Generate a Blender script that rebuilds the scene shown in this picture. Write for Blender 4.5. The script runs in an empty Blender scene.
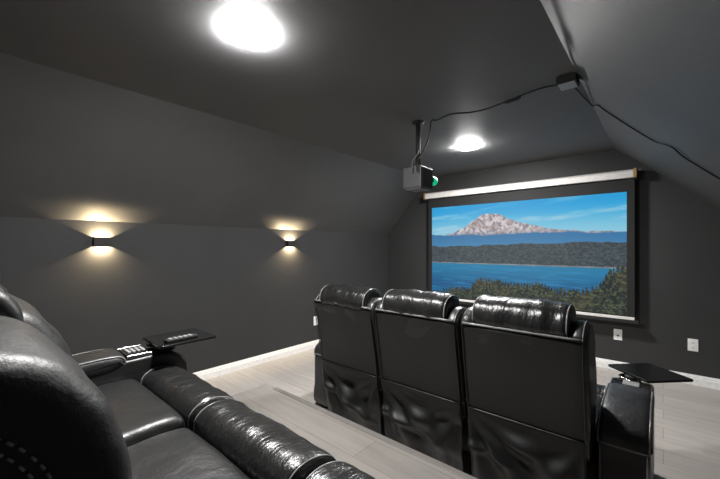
import bpy, bmesh, math, random
import numpy as np
from mathutils import Vector, Matrix, noise

random.seed(7)
C = bpy.context.scene.collection
S = bpy.context.scene
PI = math.pi

# ------------------------------------------------------------------ camera
CAM_Z = 1.35
cam = bpy.data.cameras.new('camera')
cam.sensor_width = 36.0
cam.lens = 344.0 / 720.0 * 36.0
cam.shift_y = 7.5 / 720.0
cam.clip_start = 0.02
camo = bpy.data.objects.new('camera', cam)
camo.location = (0, 0, CAM_Z)
camo.rotation_euler = (PI / 2, 0, math.radians(41.4))
C.objects.link(camo)
S.camera = camo

# ------------------------------------------------------------------ light
w = bpy.data.worlds.new('world')
w.use_nodes = True
w.node_tree.nodes['Background'].inputs[0].default_value = (0.02, 0.02, 0.02, 1)
S.world = w
DOME_STRENGTH = 600.0
SCONCE_W = 52.0
S.view_settings.view_transform = 'Standard'
S.view_settings.look = 'None'
S.view_settings.gamma = 1.0
S.view_settings.use_curve_mapping = False
S.view_settings.exposure = 0.0
S.cycles.use_denoising = True
S.cycles.max_bounces = 10
S.cycles.diffuse_bounces = 5
S.cycles.sample_clamp_indirect = 6.0

# ------------------------------------------------------------------ room numbers
XL, XR = -3.505, 0.575          # side walls
YB, YF = -1.30, 4.70            # back wall, screen wall
KNEE = 1.565
CEIL = 2.42
XCL, XCR = -2.74, -0.40         # flat ceiling between these
RISER_Z, RISER_Y, RISER_X = 0.25, 1.585, -2.40
SLOPE_R = (CEIL - KNEE) / (XR - XCR)

# ------------------------------------------------------------------ materials
def nt(name):
    m = bpy.data.materials.new(name)
    m.use_nodes = True
    t = m.node_tree
    return m, t, t.nodes['Principled BSDF']

def N(t, typ, **kw):
    n = t.nodes.new(typ)
    for k, v in kw.items():
        setattr(n, k, v)
    return n

def ramp(t, fac, stops):
    r = N(t, 'ShaderNodeValToRGB')
    e = r.color_ramp.elements
    while len(e) < len(stops):
        e.new(0.5)
    for i, (p, c) in enumerate(stops):
        e[i].position = p
        e[i].color = (c[0], c[1], c[2], 1) if not isinstance(c, float) else (c, c, c, 1)
    t.links.new(fac, r.inputs[0])
    return r.outputs[0]

def objco(t, scale=(1, 1, 1), rot=(0, 0, 0)):
    tc = N(t, 'ShaderNodeTexCoord')
    mp = N(t, 'ShaderNodeMapping')
    mp.inputs['Scale'].default_value = scale
    mp.inputs['Rotation'].default_value = rot
    t.links.new(tc.outputs['Object'], mp.inputs[0])
    return mp.outputs[0]

def noise_n(t, vec, scale, detail=3, rough=0.55):
    n = N(t, 'ShaderNodeTexNoise')
    n.inputs['Scale'].default_value = scale
    n.inputs['Detail'].default_value = detail
    n.inputs['Roughness'].default_value = rough
    t.links.new(vec, n.inputs['Vector'])
    return n.outputs['Fac']

def bump(t, b, h, strength, dist, prev=None):
    n = N(t, 'ShaderNodeBump')
    n.inputs['Strength'].default_value = strength
    n.inputs['Distance'].default_value = dist
    t.links.new(h, n.inputs['Height'])
    if prev is not None:
        t.links.new(prev, n.inputs['Normal'])
    t.links.new(n.outputs[0], b.inputs['Normal'])
    return n.outputs[0]

def plain(name, col, rough=0.5, metal=0.0, emit=None, es=0.0, bmp=None):
    m, t, b = nt(name)
    v = objco(t)
    f = noise_n(t, v, 35, 3)
    c0 = tuple(x * 0.92 for x in col)
    c1 = tuple(min(1, x * 1.08) for x in col)
    t.links.new(ramp(t, f, [(0.3, c0), (0.7, c1)]), b.inputs['Base Color'])
    b.inputs['Roughness'].default_value = rough
    b.inputs['Metallic'].default_value = metal
    if emit:
        b.inputs['Emission Color'].default_value = (*emit, 1)
        b.inputs['Emission Strength'].default_value = es
    if bmp:
        bump(t, b, noise_n(t, v, bmp[0], 4), bmp[1], bmp[2])
    return m

def paint(name, lo, hi, rough, bs, bd=0.003, sc=9.0):
    m, t, b = nt(name)
    v = objco(t)
    f = noise_n(t, v, 1.6, 5, 0.6)
    t.links.new(ramp(t, f, [(0.3, lo), (0.7, hi)]), b.inputs['Base Color'])
    b.inputs['Roughness'].default_value = rough
    b.inputs['Specular IOR Level'].default_value = 0.25
    p = bump(t, b, noise_n(t, v, sc, 4, 0.6), bs, bd)
    bump(t, b, noise_n(t, v, 160, 2), 0.25, 0.001, p)
    return m

def planks(name, tint=1.0):
    m, t, b = nt(name)
    v = objco(t)
    br = N(t, 'ShaderNodeTexBrick')
    br.offset = 0.37
    br.inputs['Scale'].default_value = 1.0
    br.inputs['Brick Width'].default_value = 1.22
    br.inputs['Row Height'].default_value = 0.19
    br.inputs['Mortar Size'].default_value = 0.0022
    br.inputs['Mortar Smooth'].default_value = 0.3
    br.inputs['Bias'].default_value = 0.0
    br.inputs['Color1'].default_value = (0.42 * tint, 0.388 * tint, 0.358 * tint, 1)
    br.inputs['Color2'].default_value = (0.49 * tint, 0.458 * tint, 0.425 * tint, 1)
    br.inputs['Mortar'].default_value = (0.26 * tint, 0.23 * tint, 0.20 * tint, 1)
    t.links.new(v, br.inputs['Vector'])
    v2 = objco(t, (1.2, 14, 1))
    g = noise_n(t, v2, 2.2, 6, 0.62)
    gc = ramp(t, g, [(0.32, 0.80), (0.6, 1.04)])
    mx = N(t, 'ShaderNodeMix', data_type='RGBA', blend_type='MULTIPLY')
    mx.inputs[0].default_value = 0.8
    t.links.new(br.outputs['Color'], mx.inputs[6])
    t.links.new(gc, mx.inputs[7])
    t.links.new(mx.outputs[2], b.inputs['Base Color'])
    b.inputs['Roughness'].default_value = 0.42
    p = bump(t, b, g, 0.08, 0.002)
    return m

def leather(name, base=0.012, rough=0.38, wr=0.22, stretch=(4, 4, 4), mid=0.06):
    m, t, b = nt(name)
    v = objco(t)
    f = noise_n(t, v, 5, 4)
    t.links.new(ramp(t, f, [(0.3, base * 0.8), (0.75, base * 1.3)]), b.inputs['Base Color'])
    r = N(t, 'ShaderNodeMapRange')
    t.links.new(noise_n(t, v, 9, 4), r.inputs[0])
    r.inputs[3].default_value = rough - 0.05
    r.inputs[4].default_value = rough + 0.10
    t.links.new(r.outputs[0], b.inputs['Roughness'])
    b.inputs['Specular IOR Level'].default_value = 0.62
    vs = objco(t, stretch)
    wv = noise_n(t, vs, 1.6, 5, 0.62)
    p = bump(t, b, wv, wr, 0.035)
    p = bump(t, b, noise_n(t, v, 42, 4, 0.6), mid, 0.006, p)
    vo = N(t, 'ShaderNodeTexVoronoi')
    vo.inputs['Scale'].default_value = 420
    t.links.new(v, vo.inputs['Vector'])
    bump(t, b, vo.outputs['Distance'], 0.12, 0.001, p)
    return m

def vcol_emit(name):
    m, t, b = nt(name)
    a = N(t, 'ShaderNodeVertexColor')
    a.layer_name = 'picture'
    t.links.new(a.outputs[0], b.inputs['Emission Color'])
    b.inputs['Emission Strength'].default_value = 0.9
    b.inputs['Base Color'].default_value = (0.02, 0.02, 0.02, 1)
    b.inputs['Roughness'].default_value = 0.9
    b.inputs['Specular IOR Level'].default_value = 0.1
    return m

M = {}
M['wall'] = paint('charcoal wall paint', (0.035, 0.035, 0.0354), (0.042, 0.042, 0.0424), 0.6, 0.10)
M['ceil'] = paint('charcoal paint with ceiling glow', (0.126, 0.126, 0.127), (0.142, 0.142, 0.143), 0.62, 0.22, 0.004, 7.0)  # same charcoal as the slopes, lightened so bounced glow is in the colour
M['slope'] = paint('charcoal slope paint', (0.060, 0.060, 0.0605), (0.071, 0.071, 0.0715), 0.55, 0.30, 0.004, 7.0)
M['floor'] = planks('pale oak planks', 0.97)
M['riser'] = planks('pale oak planks shaded for riser', 0.57)  # floor planks again, darkened in colour for the dimmer light on the riser
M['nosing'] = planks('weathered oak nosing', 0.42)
M['white'] = plain('white trim paint', (0.82, 0.815, 0.80), 0.4)
M['plate'] = plain('white plastic', (0.80, 0.80, 0.79), 0.35)
M['slot'] = plain('dark slot', (0.03, 0.03, 0.03), 0.6)
M['leather'] = leather('black leather')
M['leather_soft'] = leather('soft worn black leather', 0.013, 0.46, 0.2, (5, 5, 5), 0.04)
M['leather_back'] = leather('black leather back panel', 0.005, 0.48, 0.12, (3, 3, 3))
M['leather_pad'] = leather('black leather gathered pad', 0.011, 0.29, 0.42, (11, 3.0, 5), 0.08)
M['leather_roll'] = leather('black leather headrest roll', 0.011, 0.27, 0.34, (13, 3, 4), 0.08)
M['piping'] = plain('black piping with painted sheen', (0.20, 0.20, 0.20), 0.26)  # black piping greyed so its highlights sit in the base colour
M['stitch'] = plain('grey thread', (0.38, 0.38, 0.37), 0.6)
M['tray'] = plain('black gloss tray', (0.008, 0.008, 0.008), 0.16)
M['blackplastic'] = plain('black plastic', (0.007, 0.007, 0.007), 0.75)
M['button'] = plain('grey rubber button', (0.28, 0.28, 0.28), 0.5)
M['chrome'] = plain('brushed chrome', (0.62, 0.62, 0.62), 0.22, 1.0)
M['greymetal'] = plain('grey metal', (0.17, 0.17, 0.17), 0.45, 0.3)
M['bronze'] = plain('bronze end cap', (0.42, 0.27, 0.11), 0.4, 0.4)
M['housing'] = plain('white enamel case', (0.74, 0.72, 0.69), 0.35)
M['screenblack'] = plain('black screen cloth', (0.012, 0.012, 0.012), 0.8)
M['projector'] = plain('grey projector case', (0.05, 0.05, 0.051), 0.5)
M['boxface'] = plain('pale grey cover', (0.34, 0.34, 0.34), 0.5)
M['cable'] = plain('black cable', (0.006, 0.006, 0.006), 0.8)
M['cablegrey'] = plain('grey cable', (0.10, 0.10, 0.10), 0.7)
M['dome'] = plain('lit lamp diffuser', (0.9, 0.9, 0.9), 0.4, 0, (1.0, 0.985, 0.97), DOME_STRENGTH)
M['green'] = plain('green lit lens', (0.01, 0.12, 0.06), 0.6, 0, (0.0, 0.50, 0.22), 0.8)
M['sconce'] = plain('dark grey sconce metal', (0.035, 0.034, 0.033), 0.4, 0.5)
M['picture'] = vcol_emit('projected picture')

# ------------------------------------------------------------------ mesh helpers
def obj(name, bm, m, parent=None, smooth=False, bevel=0.0, loc=None):
    bmesh.ops.recalc_face_normals(bm, faces=bm.faces[:])
    me = bpy.data.meshes.new(name)
    bm.to_mesh(me)
    bm.free()
    for p in me.polygons:
        p.use_smooth = smooth
    me.materials.append(M[m] if isinstance(m, str) else m)
    o = bpy.data.objects.new(name, me)
    C.objects.link(o)
    if parent:
        o.parent = parent
    if loc:
        o.location = loc
    if bevel:
        md = o.modifiers.new('bevel', 'BEVEL')
        md.width = bevel
        md.segments = 3
        md.limit_method = 'ANGLE'
        md.angle_limit = math.radians(40)
    return o

def tag(o, label, cat, group=None):
    o['label'] = label
    o['category'] = cat
    if group:
        o['group'] = group
    return o

def thing(name, label, cat, loc=(0, 0, 0), rz=0, group=None):
    o = bpy.data.objects.new(name, None)
    o.empty_display_size = 0.1
    C.objects.link(o)
    o.location = loc
    o.rotation_euler = (0, 0, rz)
    return tag(o, label, cat, group)

def struct(name, bm, m, **kw):
    o = obj(name, bm, m, **kw)
    o['kind'] = 'structure'
    return o

def box(bm, a, b, mat=None):
    x0, y0, z0 = a
    x1, y1, z1 = b
    vs = [bm.verts.new(p) for p in ((x0, y0, z0), (x1, y0, z0), (x1, y1, z0), (x0, y1, z0),
                                    (x0, y0, z1), (x1, y0, z1), (x1, y1, z1), (x0, y1, z1))]
    if mat is not None:
        for v in vs:
            v.co = mat @ v.co
    for f in ((0, 1, 2, 3), (4, 5, 6, 7), (0, 1, 5, 4), (1, 2, 6, 5), (2, 3, 7, 6), (3, 0, 4, 7)):
        bm.faces.new([vs[i] for i in f])

def prism(bm, poly, axis, a, b):
    """polygon in the two other axes, extruded from a to b along axis"""
    def P(p, h):
        return (h, p[0], p[1]) if axis == 'x' else (p[0], h, p[1]) if axis == 'y' else (p[0], p[1], h)
    lo = [bm.verts.new(P(p, a)) for p in poly]
    hi = [bm.verts.new(P(p, b)) for p in poly]
    n = len(poly)
    bm.faces.new(lo)
    bm.faces.new(hi)
    for i in range(n):
        bm.faces.new([lo[i], lo[(i + 1) % n], hi[(i + 1) % n], hi[i]])

def crom(pts, n, closed=True):
    """Catmull-Rom through pts (tuples of any length), n samples per span"""
    out = []
    k = len(pts)
    span = k if closed else k - 1
    for i in range(span):
        if closed:
            p = [pts[(i + j - 1) % k] for j in range(4)]
        else:
            p = [pts[min(max(i + j - 1, 0), k - 1)] for j in range(4)]
        for q in range(n):
            u = q / n
            out.append(tuple(0.5 * (2 * b + (c - a) * u + (2 * a - 5 * b + 4 * c - d) * u * u + (3 * b - a - 3 * c + d) * u ** 3)
                             for a, b, c, d in zip(*p)))
    if not closed:
        out.append(tuple(pts[-1]))
    return out

def tube(bm, pts, r, seg=8, closed=False):
    pts = [Vector(p) for p in pts]
    n = len(pts)
    rings = []
    up = Vector((0.13, 0.27, 0.95)).normalized()
    for i, p in enumerate(pts):
        a = pts[(i - 1) % n] if closed or i > 0 else pts[0]
        b = pts[(i + 1) % n] if closed or i < n - 1 else pts[-1]
        d = (b - a)
        if d.length < 1e-9:
            d = Vector((0, 0, 1))
        d.normalize()
        s = d.cross(up)
        if s.length < 1e-3:
            s = d.cross(Vector((1, 0, 0)))
        s.normalize()
        q = s.cross(d)
        rings.append([bm.verts.new(p + (s * math.cos(2 * PI * k / seg) + q * math.sin(2 * PI * k / seg)) * r) for k in range(seg)])
    for i in range(n if closed else n - 1):
        A, B = rings[i], rings[(i + 1) % n]
        for k in range(seg):
            bm.faces.new([A[k], A[(k + 1) % seg], B[(k + 1) % seg], B[k]])
    if not closed:
        bm.faces.new(rings[0])
        bm.faces.new(rings[-1])

def lathe(bm, prof, seg=40, mat=None):
    """(r, z) profile about z; closed at r == 0 ends"""
    rings = []
    for r, z in prof:
        if r < 1e-6:
            rings.append([bm.verts.new((0, 0, z))])
        else:
            rings.append([bm.verts.new((r * math.cos(2 * PI * k / seg), r * math.sin(2 * PI * k / seg), z)) for k in range(seg)])
    for A, B in zip(rings, rings[1:]):
        for k in range(seg):
            j = (k + 1) % seg
            if len(A) == 1 and len(B) == 1:
                continue
            if len(A) == 1:
                bm.faces.new([A[0], B[k], B[j]])
            elif len(B) == 1:
                bm.faces.new([A[k], A[j], B[0]])
            else:
                bm.faces.new([A[k], A[j], B[j], B[k]])
    if mat is not None:
        for R in rings:
            for v in R:
                v.co = mat @ v.co

def inset_profile(prof, d):
    n = len(prof)
    area = sum(prof[i][0] * prof[(i + 1) % n][1] - prof[(i + 1) % n][0] * prof[i][1] for i in range(n))
    sgn = 1 if area > 0 else -1
    out = []
    for i in range(n):
        a, b = prof[i - 1], prof[(i + 1) % n]
        tx, ty = b[0] - a[0], b[1] - a[1]
        l = math.hypot(tx, ty) or 1
        out.append((prof[i][0] - sgn * ty / l * d, prof[i][1] + sgn * tx / l * d))
    return out

def loft(bm, prof, x0, x1, r=0.03, nx=14, crown=0.0, wr=0.0, freq=(6, 6, 6), seed=0, nr=6):
    """closed (y, z) profile swept along x with rounded ends, a crown and wrinkles"""
    st = []
    for i in range(nr + 1):
        a = PI / 2 * i / nr
        st.append((x0 + r - r * math.cos(a), r - r * math.sin(a)))
    for i in range(1, nx):
        st.append((x0 + r + (x1 - x0 - 2 * r) * i / nx, 0))
    for i in range(nr, -1, -1):
        a = PI / 2 * i / nr
        st.append((x1 - r + r * math.cos(a), r - r * math.sin(a)))
    rings = []
    for x, ins in st:
        u = (x - x0) / (x1 - x0) * 2 - 1
        p = inset_profile(prof, ins + crown * u * u)
        ring = []
        for (y, z), (ny, nz) in zip(p, zip(*[iter(sum([list(q) for q in profile_normals(p)], []))] * 2)):
            d = 0
            if wr:
                q = Vector((x * freq[0] + seed * 3.7, y * freq[1], z * freq[2]))
                d = wr * (noise.noise(q) + 0.5 * noise.noise(q * 2.3))
            ring.append(bm.verts.new((x, y + ny * d, z + nz * d)))
        rings.append(ring)
    n = len(prof)
    for A, B in zip(rings, rings[1:]):
        for k in range(n):
            bm.faces.new([A[k], A[(k + 1) % n], B[(k + 1) % n], B[k]])
    bm.faces.new(rings[0])
    bm.faces.new(rings[-1])

def profile_normals(prof):
    n = len(prof)
    area = sum(prof[i][0] * prof[(i + 1) % n][1] - prof[(i + 1) % n][0] * prof[i][1] for i in range(n))
    sgn = 1 if area > 0 else -1
    out = []
    for i in range(n):
        a, b = prof[i - 1], prof[(i + 1) % n]
        tx, ty = b[0] - a[0], b[1] - a[1]
        l = math.hypot(tx, ty) or 1
        out.append((sgn * ty / l, -sgn * tx / l))
    return out

def rot_profile(prof, hinge, deg):
    a = math.radians(deg)
    c, s = math.cos(a), math.sin(a)
    return [(hinge[0] + (y - hinge[0]) * c - (z - hinge[1]) * s, hinge[1] + (y - hinge[0]) * s + (z - hinge[1]) * c) for y, z in prof]

# ------------------------------------------------------------------ room shell
bm = bmesh.new(); box(bm, (XL - .1, YB - .1, -0.1), (XR + .1, YF + .1, 0)); struct('floor', bm, 'floor')
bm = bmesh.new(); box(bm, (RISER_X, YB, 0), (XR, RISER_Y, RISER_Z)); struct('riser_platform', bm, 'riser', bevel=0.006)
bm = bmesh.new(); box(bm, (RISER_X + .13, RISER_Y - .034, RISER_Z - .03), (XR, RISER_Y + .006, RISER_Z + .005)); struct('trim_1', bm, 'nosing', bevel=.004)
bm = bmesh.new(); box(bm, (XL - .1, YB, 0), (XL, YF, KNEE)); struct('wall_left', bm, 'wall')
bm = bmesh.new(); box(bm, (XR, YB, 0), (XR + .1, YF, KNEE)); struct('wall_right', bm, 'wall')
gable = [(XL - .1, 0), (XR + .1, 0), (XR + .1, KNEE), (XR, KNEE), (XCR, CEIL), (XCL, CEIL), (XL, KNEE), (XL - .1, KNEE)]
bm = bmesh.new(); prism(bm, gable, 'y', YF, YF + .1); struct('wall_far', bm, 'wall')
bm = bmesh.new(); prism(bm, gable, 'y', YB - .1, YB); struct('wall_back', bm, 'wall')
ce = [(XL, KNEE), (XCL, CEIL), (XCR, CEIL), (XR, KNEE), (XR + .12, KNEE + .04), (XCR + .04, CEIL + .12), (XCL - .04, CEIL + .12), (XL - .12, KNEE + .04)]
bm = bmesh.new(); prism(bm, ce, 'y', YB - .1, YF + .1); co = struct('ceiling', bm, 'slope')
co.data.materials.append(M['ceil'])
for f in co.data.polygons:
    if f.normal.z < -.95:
        f.material_index = 1  # flat faces take the paint that has the glow in it

def baseboard(name, axis, side):
    h = 0.098
    prof = [(0, 0), (0.016, 0), (0.016, h * .62), (0.012, h * .68), (0.0125, h * .80), (0.007, h * .9), (0.005, h), (0, h)]
    bm = bmesh.new()
    if axis == 'y':
        x = XL if side < 0 else XR
        prism(bm, [(x - side * p[0], p[1]) for p in prof], 'y', YB if side > 0 else YB, YF)
    else:
        y = YF if side > 0 else YB
        prism(bm, [(y - side * p[0], p[1]) for p in prof], 'x', XL, XR)
    struct(name, bm, 'white')
baseboard('baseboard_left', 'y', -1)
baseboard('baseboard_far', 'x', 1)
bm = bmesh.new()
prism(bm, [(XR - p[0], p[1]) for p in [(0, 0), (0.014, 0), (0.014, .07), (.005, .098), (0, .098)]], 'y', RISER_Y, YF)
struct('baseboard_right', bm, 'white')

# ------------------------------------------------------------------ sofas
def pipe(pts, r, parent, closed=False, m='piping'):
    bm = bmesh.new()
    tube(bm, pts, r, 6, closed)
    return obj('piping', bm, m, parent, True)

def make_sofa(name, label, loc, tilts, flap, trays):
    root = thing(name, label, 'sofa', loc)
    hinge = (0.20, 0.45)
    # base rail under the seats
    bm = bmesh.new(); box(bm, (-.90, .10, .06), (.90, .58, .30)); obj('base', bm, 'leather', root, bevel=.02)
    for sx in (-1.02, 1.02):
        for y in (.06, .68):
            bm = bmesh.new(); lathe(bm, [(0, 0), (.022, 0), (.028, .012), (.03, .04), (0, .04)], 16)
            obj('foot', bm, 'blackplastic', root, True, loc=(sx, y, 0))
    for i, cx in enumerate((-.6, 0, .6)):
        tilt = tilts[i]
        x0, x1 = cx - .292, cx + .292
        # seat cushion
        dz = (0, -.024, -.024)[i] if not flap else 0
        sp = crom([(y, z + dz) for y, z in [(.12, .30), (.11, .40), (.16, .468), (.30, .478), (.44, .482), (.505, .468), (.525, .42), (.52, .31), (.40, .27), (.22, .27)]], 6)
        bm = bmesh.new(); loft(bm, sp, x0 - .006, x1 + .006, .035, 16, .004, .004, (5, 6, 5), i)
        obj('seat_cushion', bm, 'leather', root, True)
        # rolled front pad that carries on down as the footrest
        pp = crom([(.53, .30), (.522, .40), (.528, .462), (.575, .498), (.645, .500), (.712, .470), (.740, .41), (.735, .30), (.70, .18), (.64, .10), (.58, .10), (.55, .18)], 6)
        bm = bmesh.new(); loft(bm, pp, x0 - .004, x1 + .004, .034, 22, .006, .0065, (13, 4, 5), i + 5)
        pad = obj('footrest_pad', bm, 'leather_pad', root, True)
        for sx in (x1 - .016, x0 + .016):
            pipe([(sx, y, z) for y, z in inset_profile(pp, .009)], .0035, pad, True)
        # backrest
        bp = crom([(.12, .40), (.168, .50), (.198, .60), (.202, .67), (.188, .74), (.162, .81), (.115, .88), (.05, .932), (-.04, .96), (-.13, .962),
                   (-.178, .945), (-.188, .90), (-.158, .76), (-.128, .60), (-.105, .45), (-.09, .36), (-.02, .32), (.09, .34)], 5)
        bp = rot_profile(bp, hinge, tilt)
        rf = .055
        bm = bmesh.new(); loft(bm, bp, x0 + .003, x1 - .003, rf, 14, .008, .007, (6, 7, 7), i + 11, 8)
        back = obj('backrest', bm, 'leather' if flap else 'leather_soft', root, True)
        # piping down both side seams of the backrest
        for sx in (x0 + .012, x1 - .012):
            if flap:
                pipe([(sx, y, z) for y, z in inset_profile(bp, rf * .62)], .0035, back, True)
        if not flap and i == 1:
            # coarse stitches of the near side seam
            ring = inset_profile(bp, rf + .060)
            bm = bmesh.new()
            rr = [Vector((x1 + .001, y, z)) for y, z in ring]
            for off in (0.0, .016):
                acc = 0
                for a, b in zip(rr, rr[1:]):
                    d = (b - a)
                    acc += d.length
                    if acc > .0135:
                        acc = 0
                        dn = d.normalized()
                        nn = Vector((0, -dn.z, dn.y)) * off
                        tube(bm, [a + nn, a + nn + dn * .0105], .0023, 6)
            obj('stitching', bm, 'stitch', back, True)['kind'] = 'stuff'
        # flat panel on the rear of the back
        th = .012
        pf = [(-.192, .935), (-.165, .76), (-.135, .60), (-.114, .462)]
        line = crom(pf, 6, False)
        poly = rot_profile(line + [(y + .03, z) for y, z in reversed(line)], hinge, tilt)
        bm = bmesh.new(); loft(bm, poly, x0 + .012, x1 - .012, .010, 14, .0, .003, (5, 3, 5), i + 20, 3)
        pan = obj('back_panel', bm, 'leather_back', back, True)
        ll = rot_profile(line, hinge, tilt)
        edge = [(x0 + .015, y - .004, z) for y, z in reversed(ll)] + \
               [(x0 + .015 + (x1 - x0 - .03) * k / 10, ll[0][0] - .004, ll[0][1] + .004) for k in range(1, 10)] + \
               [(x1 - .015, y - .004, z) for y, z in ll]
        pipe(edge, .0035, pan, m='leather')
        edge = [(x0 + .015 + (x1 - x0 - .03) * k / 10, ll[-1][0] - .004, ll[-1][1]) for k in range(11)]
        pipe(edge, .0032, pan, m='leather')
        pipe([(x0 + .02 + (x1 - x0 - .04) * k / 10, ll[0][0] - .002, ll[0][1] + .008) for k in range(11)], .0055, pan)  # extra top-edge piping whose pale colour gives the rim highlight
        # headrest roll
        hz = (-.022, -.012, 0)[i] if flap else 0
        hp = crom([(y, z + hz) for y, z in [(.005, .940), (.022, 1.0), (.0, 1.055), (-.055, 1.085), (-.12, 1.085), (-.178, 1.055), (-.203, 1.0), (-.197, .952), (-.15, .93), (-.06, .93)]], 6)
        hp = rot_profile(hp, hinge, tilt)
        bm = bmesh.new(); loft(bm, hp, x0 + .066, x1 - .066, .030, 26, .006, .008, (15, 5, 5), i + 31)
        head = obj('headrest', bm, 'leather_roll', back, True)
        for sx in (x0 + .076, x1 - .076):
            pipe([(sx, y, z) for y, z in inset_profile(hp, .012)], .0038, head, True)
        # rounded side bolsters that stand up beside the headrest
        bq = 0 if flap else (-.005 if i == 0 else .05)
        sb = crom([(y, z + hz * .6) for y, z in [(.06 - bq, .80), (.06 - bq, .91), (.02 - bq * .6, .975), (-.05, 1.008), (-.115, 1.008), (-.168, .975), (-.188, .92), (-.155, .80), (-.120, .62), (-.088, .47), (-.05, .47), (.0, .62)]], 6)
        sb = rot_profile(sb, hinge, tilt)
        for e in (-1, 1):
            xa, xb = (x0 - .004, x0 + .072) if e < 0 else (x1 - .072, x1 + .004)
            bm = bmesh.new(); loft(bm, sb, xa, xb, .032, 5, .0, .005, (8, 12, 12), i + 41 + e)
            bo = obj('side_bolster', bm, 'leather', back, True)
            xs = xa + .020 if e < 0 else xb - .020
            if flap:
                pipe([(xs, y, z) for y, z in inset_profile(sb, .004)], .0034, bo, True)
        # loose cloth of the lower back
        if flap:
            nxs, nzs = 44, 40
            bm = bmesh.new()
            g = []
            for a in range(nzs + 1):
                v = a / nzs
                row = []
                for b in range(nxs + 1):
                    u = b / nxs
                    x = x0 + .014 + (x1 - x0 - .028) * u
                    z = .462 - .435 * v
                    yb = -.118 + .05 * v
                    # swags hanging from the two top corners, and gathers at the foot
                    d1 = math.hypot(u - 0.02, v * .75)
                    an1 = math.atan2(v * .75, u + .02)
                    d2 = math.hypot(u - .98, v * .75)
                    an2 = math.atan2(v * .75, 1.02 - u)
                    k = min(1, v * 3) * 1.1
                    f = .016 * math.sin(an1 * (11 + i) + i * 1.3) * math.exp(-((d1 - .55) / .42) ** 2)
                    f += .013 * math.sin(an2 * (12 - i) + 2.1 * i) * math.exp(-((d2 - .5) / .4) ** 2)
                    f += .008 * math.sin(u * 60 + 3 * math.sin(v * 6)) * max(0, v - .65) * 2.2 * (0.5 + 0.5 * math.sin(u * 7 + i * 2))
                    bel = .026 * math.exp(-((v - (.62 + .30 * (u - .5) * (1 if i else 1.5))) / .06) ** 2) * (0.55 + .45 * math.sin(u * 4.2 + i))
                    f += bel + .010 * noise.noise(Vector((u * 5 + i * 9, v * 5, 0)))
                    row.append((x, yb - k * f, z))
                g.append(row)
            vs = [[bm.verts.new(p) for p in r] for r in g]
            vb = [[bm.verts.new((p[0], p[1] + .006, p[2])) for p in r] for r in g]
            for a in range(nzs):
                for b in range(nxs):
                    bm.faces.new([vs[a][b], vs[a][b + 1], vs[a + 1][b + 1], vs[a + 1][b]])
                    bm.faces.new([vb[a][b], vb[a + 1][b], vb[a + 1][b + 1], vb[a][b + 1]])
            for a in range(nzs):
                for e in (0, nxs):
                    bm.faces.new([vs[a][e], vs[a + 1][e], vb[a + 1][e], vb[a][e]])
            for b in range(nxs):
                for e in (0, nzs):
                    bm.faces.new([vs[e][b], vs[e][b + 1], vb[e][b + 1], vb[e][b]])
            obj('back_flap', bm, 'leather_back', root, True)
    # arms
    for s in (-1, 1):
        xa, xb = (s * .905, s * 1.10) if s > 0 else (s * 1.10, s * .905)
        ap = crom([(.008, .025), (.0, .25), (.005, .44), (.08, .505), (.25, .545), (.50, .553), (.64, .556), (.72, .53), (.765, .46), (.77, .30), (.765, .06), (.70, .02), (.35, .018)], 6)
        bm = bmesh.new(); loft(bm, ap, xa, xb, .02, 8, .0, .002, (5, 5, 5), s)
        arm = obj('armrest', bm, 'leather', root, True)
        # padded top of the arm
        ap2 = crom([(-.012, .455), (.002, .50), (.05, .535), (.16, .572), (.30, .588), (.43, .59), (.475, .572), (.478, .53), (.40, .50), (.20, .49), (.06, .44), (.0, .43)], 6)
        bm = bmesh.new(); loft(bm, ap2, xa - .006, xb + .006, .03, 10, .006, .003, (6, 6, 6), s + 3)
        pad = obj('arm_pad', bm, 'leather_soft', arm, True)
        for sx in (xa + .004, xb - .004):
            pipe([(sx, y, z) for y, z in inset_profile(ap2, .010)], .004, pad, True)
        pipe([(xa + .012 + (xb - xa - .024) * k / 8, -.012, .447) for k in range(9)], .004, arm)
        for sx in (xa + .012, xb - .012):
            pipe([(sx, -.003, .447 - .39 * k / 8) for k in range(9)], .0035, arm)
        # switch plate, buttons, cup holder
        bm = bmesh.new(); box(bm, (xa + .012, .485, .548), (xb - .012, .588, .572))
        pl = obj('control_panel', bm, 'tray', arm, bevel=.004)
        for sx in (xa + .006, xb - .012):
            bm = bmesh.new(); box(bm, (sx, .482, .556), (sx + .006, .59, .572))
            obj('panel_trim', bm, 'chrome', arm, bevel=.001)
        for k in range(4):
            bm = bmesh.new()
            yy = .500 + .021 * k
            box(bm, (xa + .06, yy, .571), (xb - .06, yy + .014, .577))
            obj('button', bm, 'button', arm, bevel=.002)
        bm = bmesh.new()
        lathe(bm, [(.036, .500), (.0, .500)], 36)
        lathe(bm, [(.036, .500), (.040, .560), (.044, .570), (.050, .571), (.053, .563), (.053, .545)], 36)
        cxh = (xa + xb) / 2 - s * .012
        obj('cup_holder', bm, 'blackplastic', arm, True, loc=(cxh, .672, .003))
        bm = bmesh.new(); tube(bm, [(.0535 * math.cos(2 * PI * k / 36), .0535 * math.sin(2 * PI * k / 36), .566) for k in range(36)], .0028, 6, True)
        obj('cup_ring', bm, 'chrome', arm, True, loc=(cxh, .672, .003))
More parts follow.
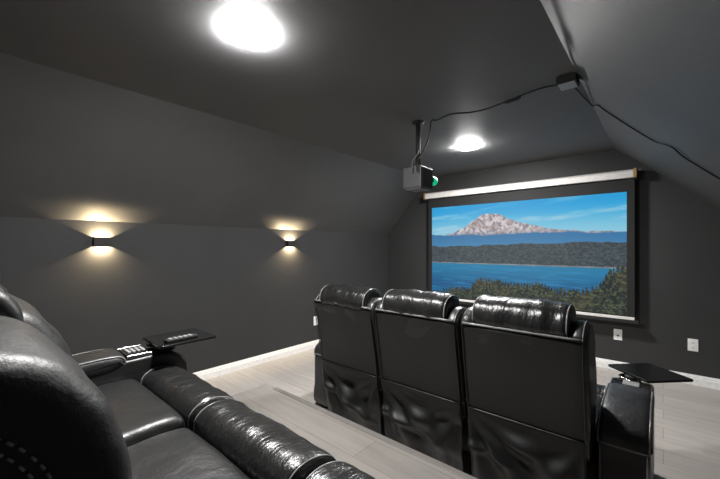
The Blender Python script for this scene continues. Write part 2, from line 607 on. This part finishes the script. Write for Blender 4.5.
    # swivel tray tables
    for s, px, py, cx, cy, rz in trays:
        Mx = Matrix.Translation((cx, cy, 0)) @ Matrix.Rotation(rz, 4, 'Z')
        bm = bmesh.new(); h = .141
        poly = []
        for qx, qy in ((1, 1), (-1, 1), (-1, -1), (1, -1)):
            for k in range(5):
                a = math.atan2(qy, qx) - PI / 4 + PI / 2 * k / 4
                v = Mx @ Vector((qx * (h - .014) + .014 * math.cos(a), qy * (h - .014) + .014 * math.sin(a), 0))
                poly.append((v.x, v.y))
        prism(bm, poly, 'z', .598, .612)
        tr = obj('tray_table', bm, 'tray', root, bevel=.004)
        bm = bmesh.new(); lathe(bm, [(0, .55), (.022, .55), (.022, .585), (.030, .588), (.030, .599), (0, .599)], 24)
        obj('tray_swivel', bm, 'blackplastic', tr, True, loc=(px, py, 0))
        bm = bmesh.new(); lathe(bm, [(0, .572), (.034, .572), (.034, .580), (.03, .582), (0, .582)], 24)
        obj('swivel_collar', bm, 'chrome', tr, True, loc=(px, py, 0))
    return root

make_sofa('reclining_sofa', 'three-seat black leather reclining sofa in the front row, seen from behind, facing the screen',
          (-1.14, 1.95, 0), (0, 0, 0), True, [(1, 1.0, .60, 1.073, .715, math.radians(46))])
make_sofa('reclining_sofa', 'black leather reclining sofa on the raised platform in the left foreground',
          (-1.03, .02, RISER_Z), (-2, 1, 50), False, [(-1, -1.0, .62, -.955, .74, 0)])

# remote control lying on the rear tray
rc = thing('remote_control', 'slim dark remote control with silver buttons lying on the left tray table', 'remote control', (-1.90, .735, RISER_Z + .6125), math.radians(4))
bm = bmesh.new(); box(bm, (-.022, -.080, 0), (.022, .080, .016)); obj('remote_body', bm, 'blackplastic', rc, bevel=.005)
for a in range(5):
    for b in range(3):
        bm = bmesh.new()
        box(bm, (-.016 + .0125 * b, -.062 + .025 * a, .0155), (-.0085 + .0125 * b, -.048 + .025 * a, .0185))
        obj('button', bm, 'button', rc, bevel=.001)

# ------------------------------------------------------------------ ceiling lamps
def lamp(x, y, label):
    t = thing('ceiling_light', label, 'ceiling light', (x, y, CEIL), 0, 'ceiling lights')
    bm = bmesh.new(); lathe(bm, [(0, 0), (.114, 0), (.118, -.002), (.116, -.004), (0, -.004)], 48)
    obj('lamp_base', bm, 'white', t, True)
    bm = bmesh.new()
    lathe(bm, [(.112, -.004)] + [(.122 * math.cos(a) ** .6, -.006 - .020 * math.sin(a)) for a in [PI / 2 * k / 10 for k in range(0, 10)]] + [(0, -.026)], 32)
    obj('diffuser', bm, 'dome', t, True)
lamp(-1.55, .92, 'bright round dome ceiling light nearest the camera, above the gap between the sofas')
lamp(-1.55, 3.49, 'bright round dome ceiling light near the screen, beyond the hanging projector')

# ------------------------------------------------------------------ wall sconces
def sconce(y, label):
    z = 1.392
    t = thing('wall_sconce', label, 'wall lamp', (XL, y, z), 0, 'wall sconces on the left wall')
    hw, hh, dp, th = .058, .033, .042, .0035
    bm = bmesh.new(); box(bm, (0, -hw, -hh), (.006, hw, hh)); obj('back_plate', bm, 'sconce', t)
    bm = bmesh.new()
    box(bm, (.006, -hw, -hh), (dp, -hw + th, hh)); box(bm, (.006, hw - th, -hh), (dp, hw, hh)); box(bm, (dp - th, -hw + th, -hh), (dp, hw - th, hh))
    obj('shade', bm, 'sconce', t)
    bm = bmesh.new(); box(bm, (.006, -.012, -.0015), (.015, .012, .0015))
    obj('lamp_holder', bm, 'sconce', t)
    for sgn in (1, -1):
        l = bpy.data.lights.new('sconce_light', 'SPOT')
        l.spot_size = math.radians(160)
        l.spot_blend = 0.9
        l.energy = SCONCE_W
        l.color = (1.0, .77, .46)
        l.shadow_soft_size = .003
        lo = bpy.data.objects.new('sconce_light', l)
        lo.location = (.030, 0, sgn * .004)
        lo.rotation_euler = Vector((-.95, 0, sgn)).to_track_quat('-Z', 'Y').to_euler()
        lo.parent = t
        C.objects.link(lo)
sconce(.725, 'lit up-and-down wall sconce on the left wall nearer the camera, above the rear sofa')
sconce(2.65, 'lit up-and-down wall sconce on the left wall nearer the screen')

# ------------------------------------------------------------------ projector and its pole
pj = thing('projector', 'small grey projector with a green lit lens hanging from a ceiling pole', 'projector', (-1.575, 2.54, CEIL))
bm = bmesh.new(); lathe(bm, [(0, 0), (.05, 0), (.05, -.012), (.02, -.02), (0, -.02)], 24); obj('ceiling_plate', bm, 'blackplastic', pj, True)
bm = bmesh.new(); tube(bm, [(0, 0, -.015), (0, 0, -.20), (0, 0, -.385)], .021, 14); obj('pole', bm, 'blackplastic', pj, True)
bm = bmesh.new(); box(bm, (-.055, -.05, -.402), (.055, .05, -.384)); obj('mount_bracket', bm, 'greymetal', pj, bevel=.003)
bm = bmesh.new(); box(bm, (-.082, -.11, -.578), (.095, .085, -.402)); pb = obj('projector_body', bm, 'projector', pj, bevel=.008)
bm = bmesh.new(); box(bm, (.094, -.09, -.565), (.098, .075, -.415)); obj('side_panel', bm, 'blackplastic', pb, bevel=.001)
bm = bmesh.new(); box(bm, (-.07, -.095, -.586), (.08, .07, -.577)); obj('bottom_plate', bm, 'greymetal', pb, bevel=.002)
bm = bmesh.new(); lathe(bm, [(.0, 0), (.036, 0), (.036, .05), (.030, .052), (.0, .048)], 24, Matrix.Translation((.055, .085, -.49)) @ Matrix.Rotation(-PI / 2, 4, 'X'))
obj('lens_barrel', bm, 'blackplastic', pj, True)
bm = bmesh.new(); lathe(bm, [(.037, .020), (.040, .030), (.040, .085), (.034, .092), (.028, .086), (0, .080)], 24, Matrix.Translation((.055, .085, -.49)) @ Matrix.Rotation(-PI / 2, 4, 'X'))
obj('lens', bm, 'green', pj, True)

# ------------------------------------------------------------------ cables and box on the ceiling
bm = bmesh.new()
p = crom([(-1.50, 2.405, 1.96), (-1.50, 2.41, 2.06), (-1.495, 2.49, 2.14), (-1.475, 2.55, 2.28), (-1.46, 2.56, 2.405), (-1.40, 2.555, 2.40), (-1.27, 2.54, 2.41), (-1.12, 2.57, 2.395), (-.98, 2.56, 2.385),
          (-.85, 2.54, 2.392), (-.72, 2.52, 2.40), (-.60, 2.51, 2.405), (-.50, 2.51, 2.395)], 8, False)
tube(bm, p, .0058, 7)
tag(obj('ceiling_cable', bm, 'cable', smooth=True), 'thin black cable drooping along the flat ceiling from the projector to the small box', 'cable')
bm = bmesh.new()
p = crom([(-1.555, 2.415, 1.96), (-1.55, 2.415, 2.06), (-1.54, 2.49, 2.15), (-1.535, 2.51, 2.30), (-1.53, 2.52, 2.405)], 8, False)
tube(bm, p, .004, 7)
tag(obj('power_cord', bm, 'cablegrey', smooth=True), 'short grey cord running straight up beside the projector pole', 'cable')
cc = thing('cable_connector', 'short fat black connector inline on the ceiling cable', 'cable connector', (-.80, 2.532, 2.388), math.radians(-8))
bm = bmesh.new(); box(bm, (-.045, -.012, -.012), (.045, .012, .010)); obj('connector_shell', bm, 'cable', cc, bevel=.005)
bm = bmesh.new(); box(bm, (-.062, -.007, -.007), (-.045, .007, .006)); box(bm, (.045, -.007, -.007), (.062, .007, .006)); obj('strain_relief', bm, 'blackplastic', cc, bevel=.002)

jb = thing('junction_box', 'small square black box with pale grey cover at the edge of the flat ceiling', 'box', (-.455, 2.51, CEIL))
bm = bmesh.new(); box(bm, (-.055, -.06, -.045), (.055, .06, 0)); obj('box_body', bm, 'blackplastic', jb, bevel=.004)
bm = bmesh.new(); box(bm, (-.047, -.052, -.050), (.047, .052, -.0445)); obj('box_cover', bm, 'boxface', jb, bevel=.002)

def on_slope(x, y, d):
    n = Vector((-SLOPE_R, 0, -1)).normalized()
    return tuple(Vector((x, y, CEIL - SLOPE_R * (x - XCR))) + n * d)
bm = bmesh.new()
def ray_slope(u, v, d=.010):
    k = u - 360.0
    dx, dy, dz = -227.5 + .7501 * k, 258 + .6613 * k, 247.0 - v
    t = (CEIL + SLOPE_R * XCR - CAM_Z) / (dz + SLOPE_R * dx)
    return on_slope(dx * t, dy * t, d)
p = [(-.425, 2.583, 2.395), (-.43, 2.64, 2.39)] + [ray_slope(*q) for q in ((593, 104), (599, 104), (606, 109), (618, 117), (632, 126), (645, 134), (658, 141), (668, 144), (675, 147), (684, 155), (700, 165), (720, 177), (760, 199))]
p = crom(p, 5, False)
tube(bm, p, .005, 7)
tag(obj('slope_cable', bm, 'cable', smooth=True), 'black cable running down the right sloping ceiling from the small box', 'cable')

# ------------------------------------------------------------------ wall plates
def outlet(name, label, mtx, kind):
    t = thing(name, label, 'wall plate')
    t.matrix_world = mtx
    bm = bmesh.new(); box(bm, (-.038, -.006, -.060), (.038, 0, .060)); obj('cover_plate', bm, 'plate', t, bevel=.003)
    if kind == 'outlet':
        for z in (.022, -.022):
            bm = bmesh.new(); box(bm, (-.017, -.008, z - .014), (.017, -.005, z + .014)); so = obj('socket', bm, 'plate', t, bevel=.002)
            bm = bmesh.new()
            box(bm, (-.009, -.0085, z - .004), (-.006, -.0075, z + .006)); box(bm, (.006, -.0085, z - .004), (.009, -.0075, z + .006)); box(bm, (-.002, -.0085, z - .011), (.002, -.0075, z - .007))
            obj('slot', bm, 'slot', so)
    else:
        bm = bmesh.new(); box(bm, (-.017, -.0085, -.033), (.017, -.005, .033)); so = obj('socket_frame', bm, 'plate', t, bevel=.002)
        bm = bmesh.new(); box(bm, (-.009, -.0095, -.018), (.009, -.008, -.002)); obj('jack', bm, 'slot', so)
outlet('wall_plate', 'white wall plate with a single jack, just below the lower right screen corner', Matrix.Translation((-.373, YF, .39)), 'jack')
outlet('wall_outlet', 'white double power outlet low on the screen wall at right, above the tray', Matrix.Translation((.219, YF, .387)), 'outlet')
outlet('wall_outlet', 'white power outlet low on the left wall, mostly hidden behind the front sofa back', Matrix.Translation((XL, 3.075, .36)) @ Matrix.Rotation(PI / 2, 4, 'Z'), 'outlet')

# ------------------------------------------------------------------ projection screen
SY = 4.60
sc = thing('projection_screen', 'large pull-down screen on the far wall showing a snowy mountain above a blue bay', 'projection screen', (-1.4675, SY, 0))
bm = bmesh.new()
hp = [(-.045, 2.076), (.06, 2.076), (.06, 2.165), (-.01, 2.165), (-.045, 2.145)]
prism(bm, hp, 'x', -1.235, 1.235); obj('screen_case', bm, 'housing', sc, bevel=.006)
for s in (-1, 1):
    bm = bmesh.new(); box(bm, (s * 1.235, -.048, 2.072), (s * 1.262, .064, 2.169)); obj('end_cap', bm, 'bronze', sc, bevel=.004)
    bm = bmesh.new(); box(bm, (s * 1.0 - .02, .06, 2.09), (s * 1.0 + .02, .0995, 2.15)); obj('wall_bracket', bm, 'greymetal', sc)
CX0, CX1 = -2.61 + 1.4675, -.29 + 1.4675
PT, PB = 1.935, .625
bm = bmesh.new(); box(bm, (CX0 - .06, 0, PB - .015), (CX1 + .065, .004, 2.075)); obj('screen_cloth', bm, 'screenblack', sc)
bm = bmesh.new(); box(bm, (CX0 - .06, -.010, .582), (CX1 + .065, .014, .612)); obj('bottom_bar', bm, 'housing', sc, bevel=.004)
bm = bmesh.new(); box(bm, (CX0 - .075, -.014, .545), (CX1 + .10, .018, .581)); obj('weight_bar', bm, 'screenblack', sc, bevel=.004)

def picture():
    W, H = 440, 248
    s = (np.arange(W) + .5) / W
    t = (np.arange(H) + .5) / H
    s, t = np.meshgrid(s, t)
    rng = np.random.RandomState(3)
    def vn(x, y, seed):
        xi, yi = np.floor(x).astype(int), np.floor(y).astype(int)
        fx, fy = x - xi, y - yi
        fx = fx * fx * (3 - 2 * fx); fy = fy * fy * (3 - 2 * fy)
        def h(a, b):
            q = np.sin(a * 127.1 + b * 311.7 + seed * 74.7) * 43758.5453
            return q - np.floor(q)
        return (h(xi, yi) * (1 - fx) + h(xi + 1, yi) * fx) * (1 - fy) + (h(xi, yi + 1) * (1 - fx) + h(xi + 1, yi + 1) * fx) * fy
    def fbm(x, y, seed, o=4):
        a, r = .5, 0
        for k in range(o):
            r = r + a * vn(x * 2 ** k, y * 2 ** k, seed + k * 5)
            a *= .5
        return r / (1 - .5 ** o)
    def mix(A, B, f):
        return A * (1 - f[..., None]) + B * f[..., None]
    def col(*c):
        return np.ones((H, W, 3)) * (np.array(c) / 255.0)
    ss = lambda a, b, x: (lambda q: q * q * (3 - 2 * q))(np.clip((x - a) / (b - a), 0, 1))
    img = mix(col(28, 160, 222), col(140, 204, 228), ss(0, .33, t))
    cl = ss(.5, .8, fbm(s * 4 + t * 2, t * 16 + s * 2, 11))
    img = mix(img, col(190, 218, 232), cl * .6)
    # mountain
    prof = np.interp(s, [0, .10, .16, .22, .28, .325, .36, .40, .43, .46, .52, .60, .68, .76, .88, 1],
                     [.315, .31, .285, .235, .165, .115, .105, .104, .118, .150, .195, .235, .272, .292, .31, .315])
    prof = prof + (fbm(s * 34, s * 0 + 2, 5) - .5) * .02
    rock = fbm(s * 55 + t * 30, t * 30 - s * 60, 21, 5)
    mc = mix(col(214, 205, 208), col(134, 128, 140), ss(.36, .74, rock))
    mc = mix(mc, col(150, 132, 130), ss(.48, .70, fbm(s * 16 + t * 20, t * 8 - s * 22, 27, 4)) * .55)
    mc = mix(mc, col(92, 112, 140), ss(.27, .345, t) * .55)
    img = mix(img, mc, ss(0, .006, t - prof))
    # hazy ridges
    r1 = .315 + (fbm(s * 9, s * 0, 31) - .5) * .04
    img = mix(img, mix(col(52, 118, 168), col(66, 132, 178), ss(.32, .46, t)), ss(0, .012, t - r1))
    # dark wooded shore
    r2 = .435 - .035 * ss(.1, .9, s) + (fbm(s * 14, s * 0 + 7, 41) - .5) * .035
    tr = fbm(s * 110, t * 130, 43, 4)
    hill = mix(col(48, 60, 68), col(76, 88, 92), ss(.30, .75, tr))
    img = mix(img, hill, ss(0, .008, t - r2))
    img = mix(img, col(168, 172, 170), ((t > .612) & (t < .624)).astype(float) * (.35 + .5 * fbm(s * 20, t * 0, 3)))
    # water
    wv = fbm(s * 10, t * 90, 51)
    wat = mix(mix(col(26, 124, 168), col(6, 90, 138), ss(.63, .86, t)), col(40, 140, 190), ss(.52, .75, wv) * .6)
    img = mix(img, wat, ss(0, .004, t - .622))
    # foreground trees
    edge = np.interp(s, [0, .05, .10, .16, .20, .24, .27, .29, .33, .40, .46, .52, .58, .64, .70, .74, .80, .85, .90, .93, .96, 1],
                     [.965, .95, .93, .90, .89, .90, .86, .80, .775, .785, .80, .815, .80, .79, .83, .835, .84, .82, .76, .67, .62, .60])
    ph = s * 62 + 2.5 * fbm(s * 18, s * 0 + 3, 61)
    spike = np.abs((ph % 1) - .5) * 2
    amp = .02 + .05 * vn(np.floor(ph), np.floor(ph) * 0, 63)
    edge = edge + spike * amp - .03 + (fbm(s * 70, t * 50, 65) - .5) * .035
    tr2 = fbm(s * 120, t * 90, 71, 5)
    big = fbm(s * 13, t * 9, 75, 3)
    fol = mix(col(20, 32, 32), col(84, 92, 66), ss(.34, .76, tr2))
    fol = mix(fol, col(104, 84, 58), ss(.52, .72, big) * .3)
    img = mix(img, fol, ss(0, .008, t - edge))
    img = np.clip(img, 0, 1)
    lin = np.where(img <= .04045, img / 12.92, ((img + .055) / 1.055) ** 2.4)
    verts, faces = [], []
    for j in range(H + 1):
        z = PT - (PT - PB) * j / H
        for i in range(W + 1):
            verts.append((CX0 + (CX1 - CX0) * i / W, -.0008, z))
    fac = [(j * (W + 1) + i, j * (W + 1) + i + 1, (j + 1) * (W + 1) + i + 1, (j + 1) * (W + 1) + i) for j in range(H) for i in range(W)]
    me = bpy.data.meshes.new('screen_picture')
    me.from_pydata(verts, [], fac)
    ca = me.color_attributes.new('picture', 'FLOAT_COLOR', 'CORNER')
    c = np.ones((H, W, 4, 4), dtype=np.float32)
    c[..., :3] = lin[:, :, None, :]
    ca.data.foreach_set('color', c.reshape(-1))
    me.materials.append(M['picture'])
    o = bpy.data.objects.new('screen_picture', me)
    C.objects.link(o)
    o.parent = sc
    o['label'] = 'projected picture of a snowy mountain, wooded shore and blue water'
picture()
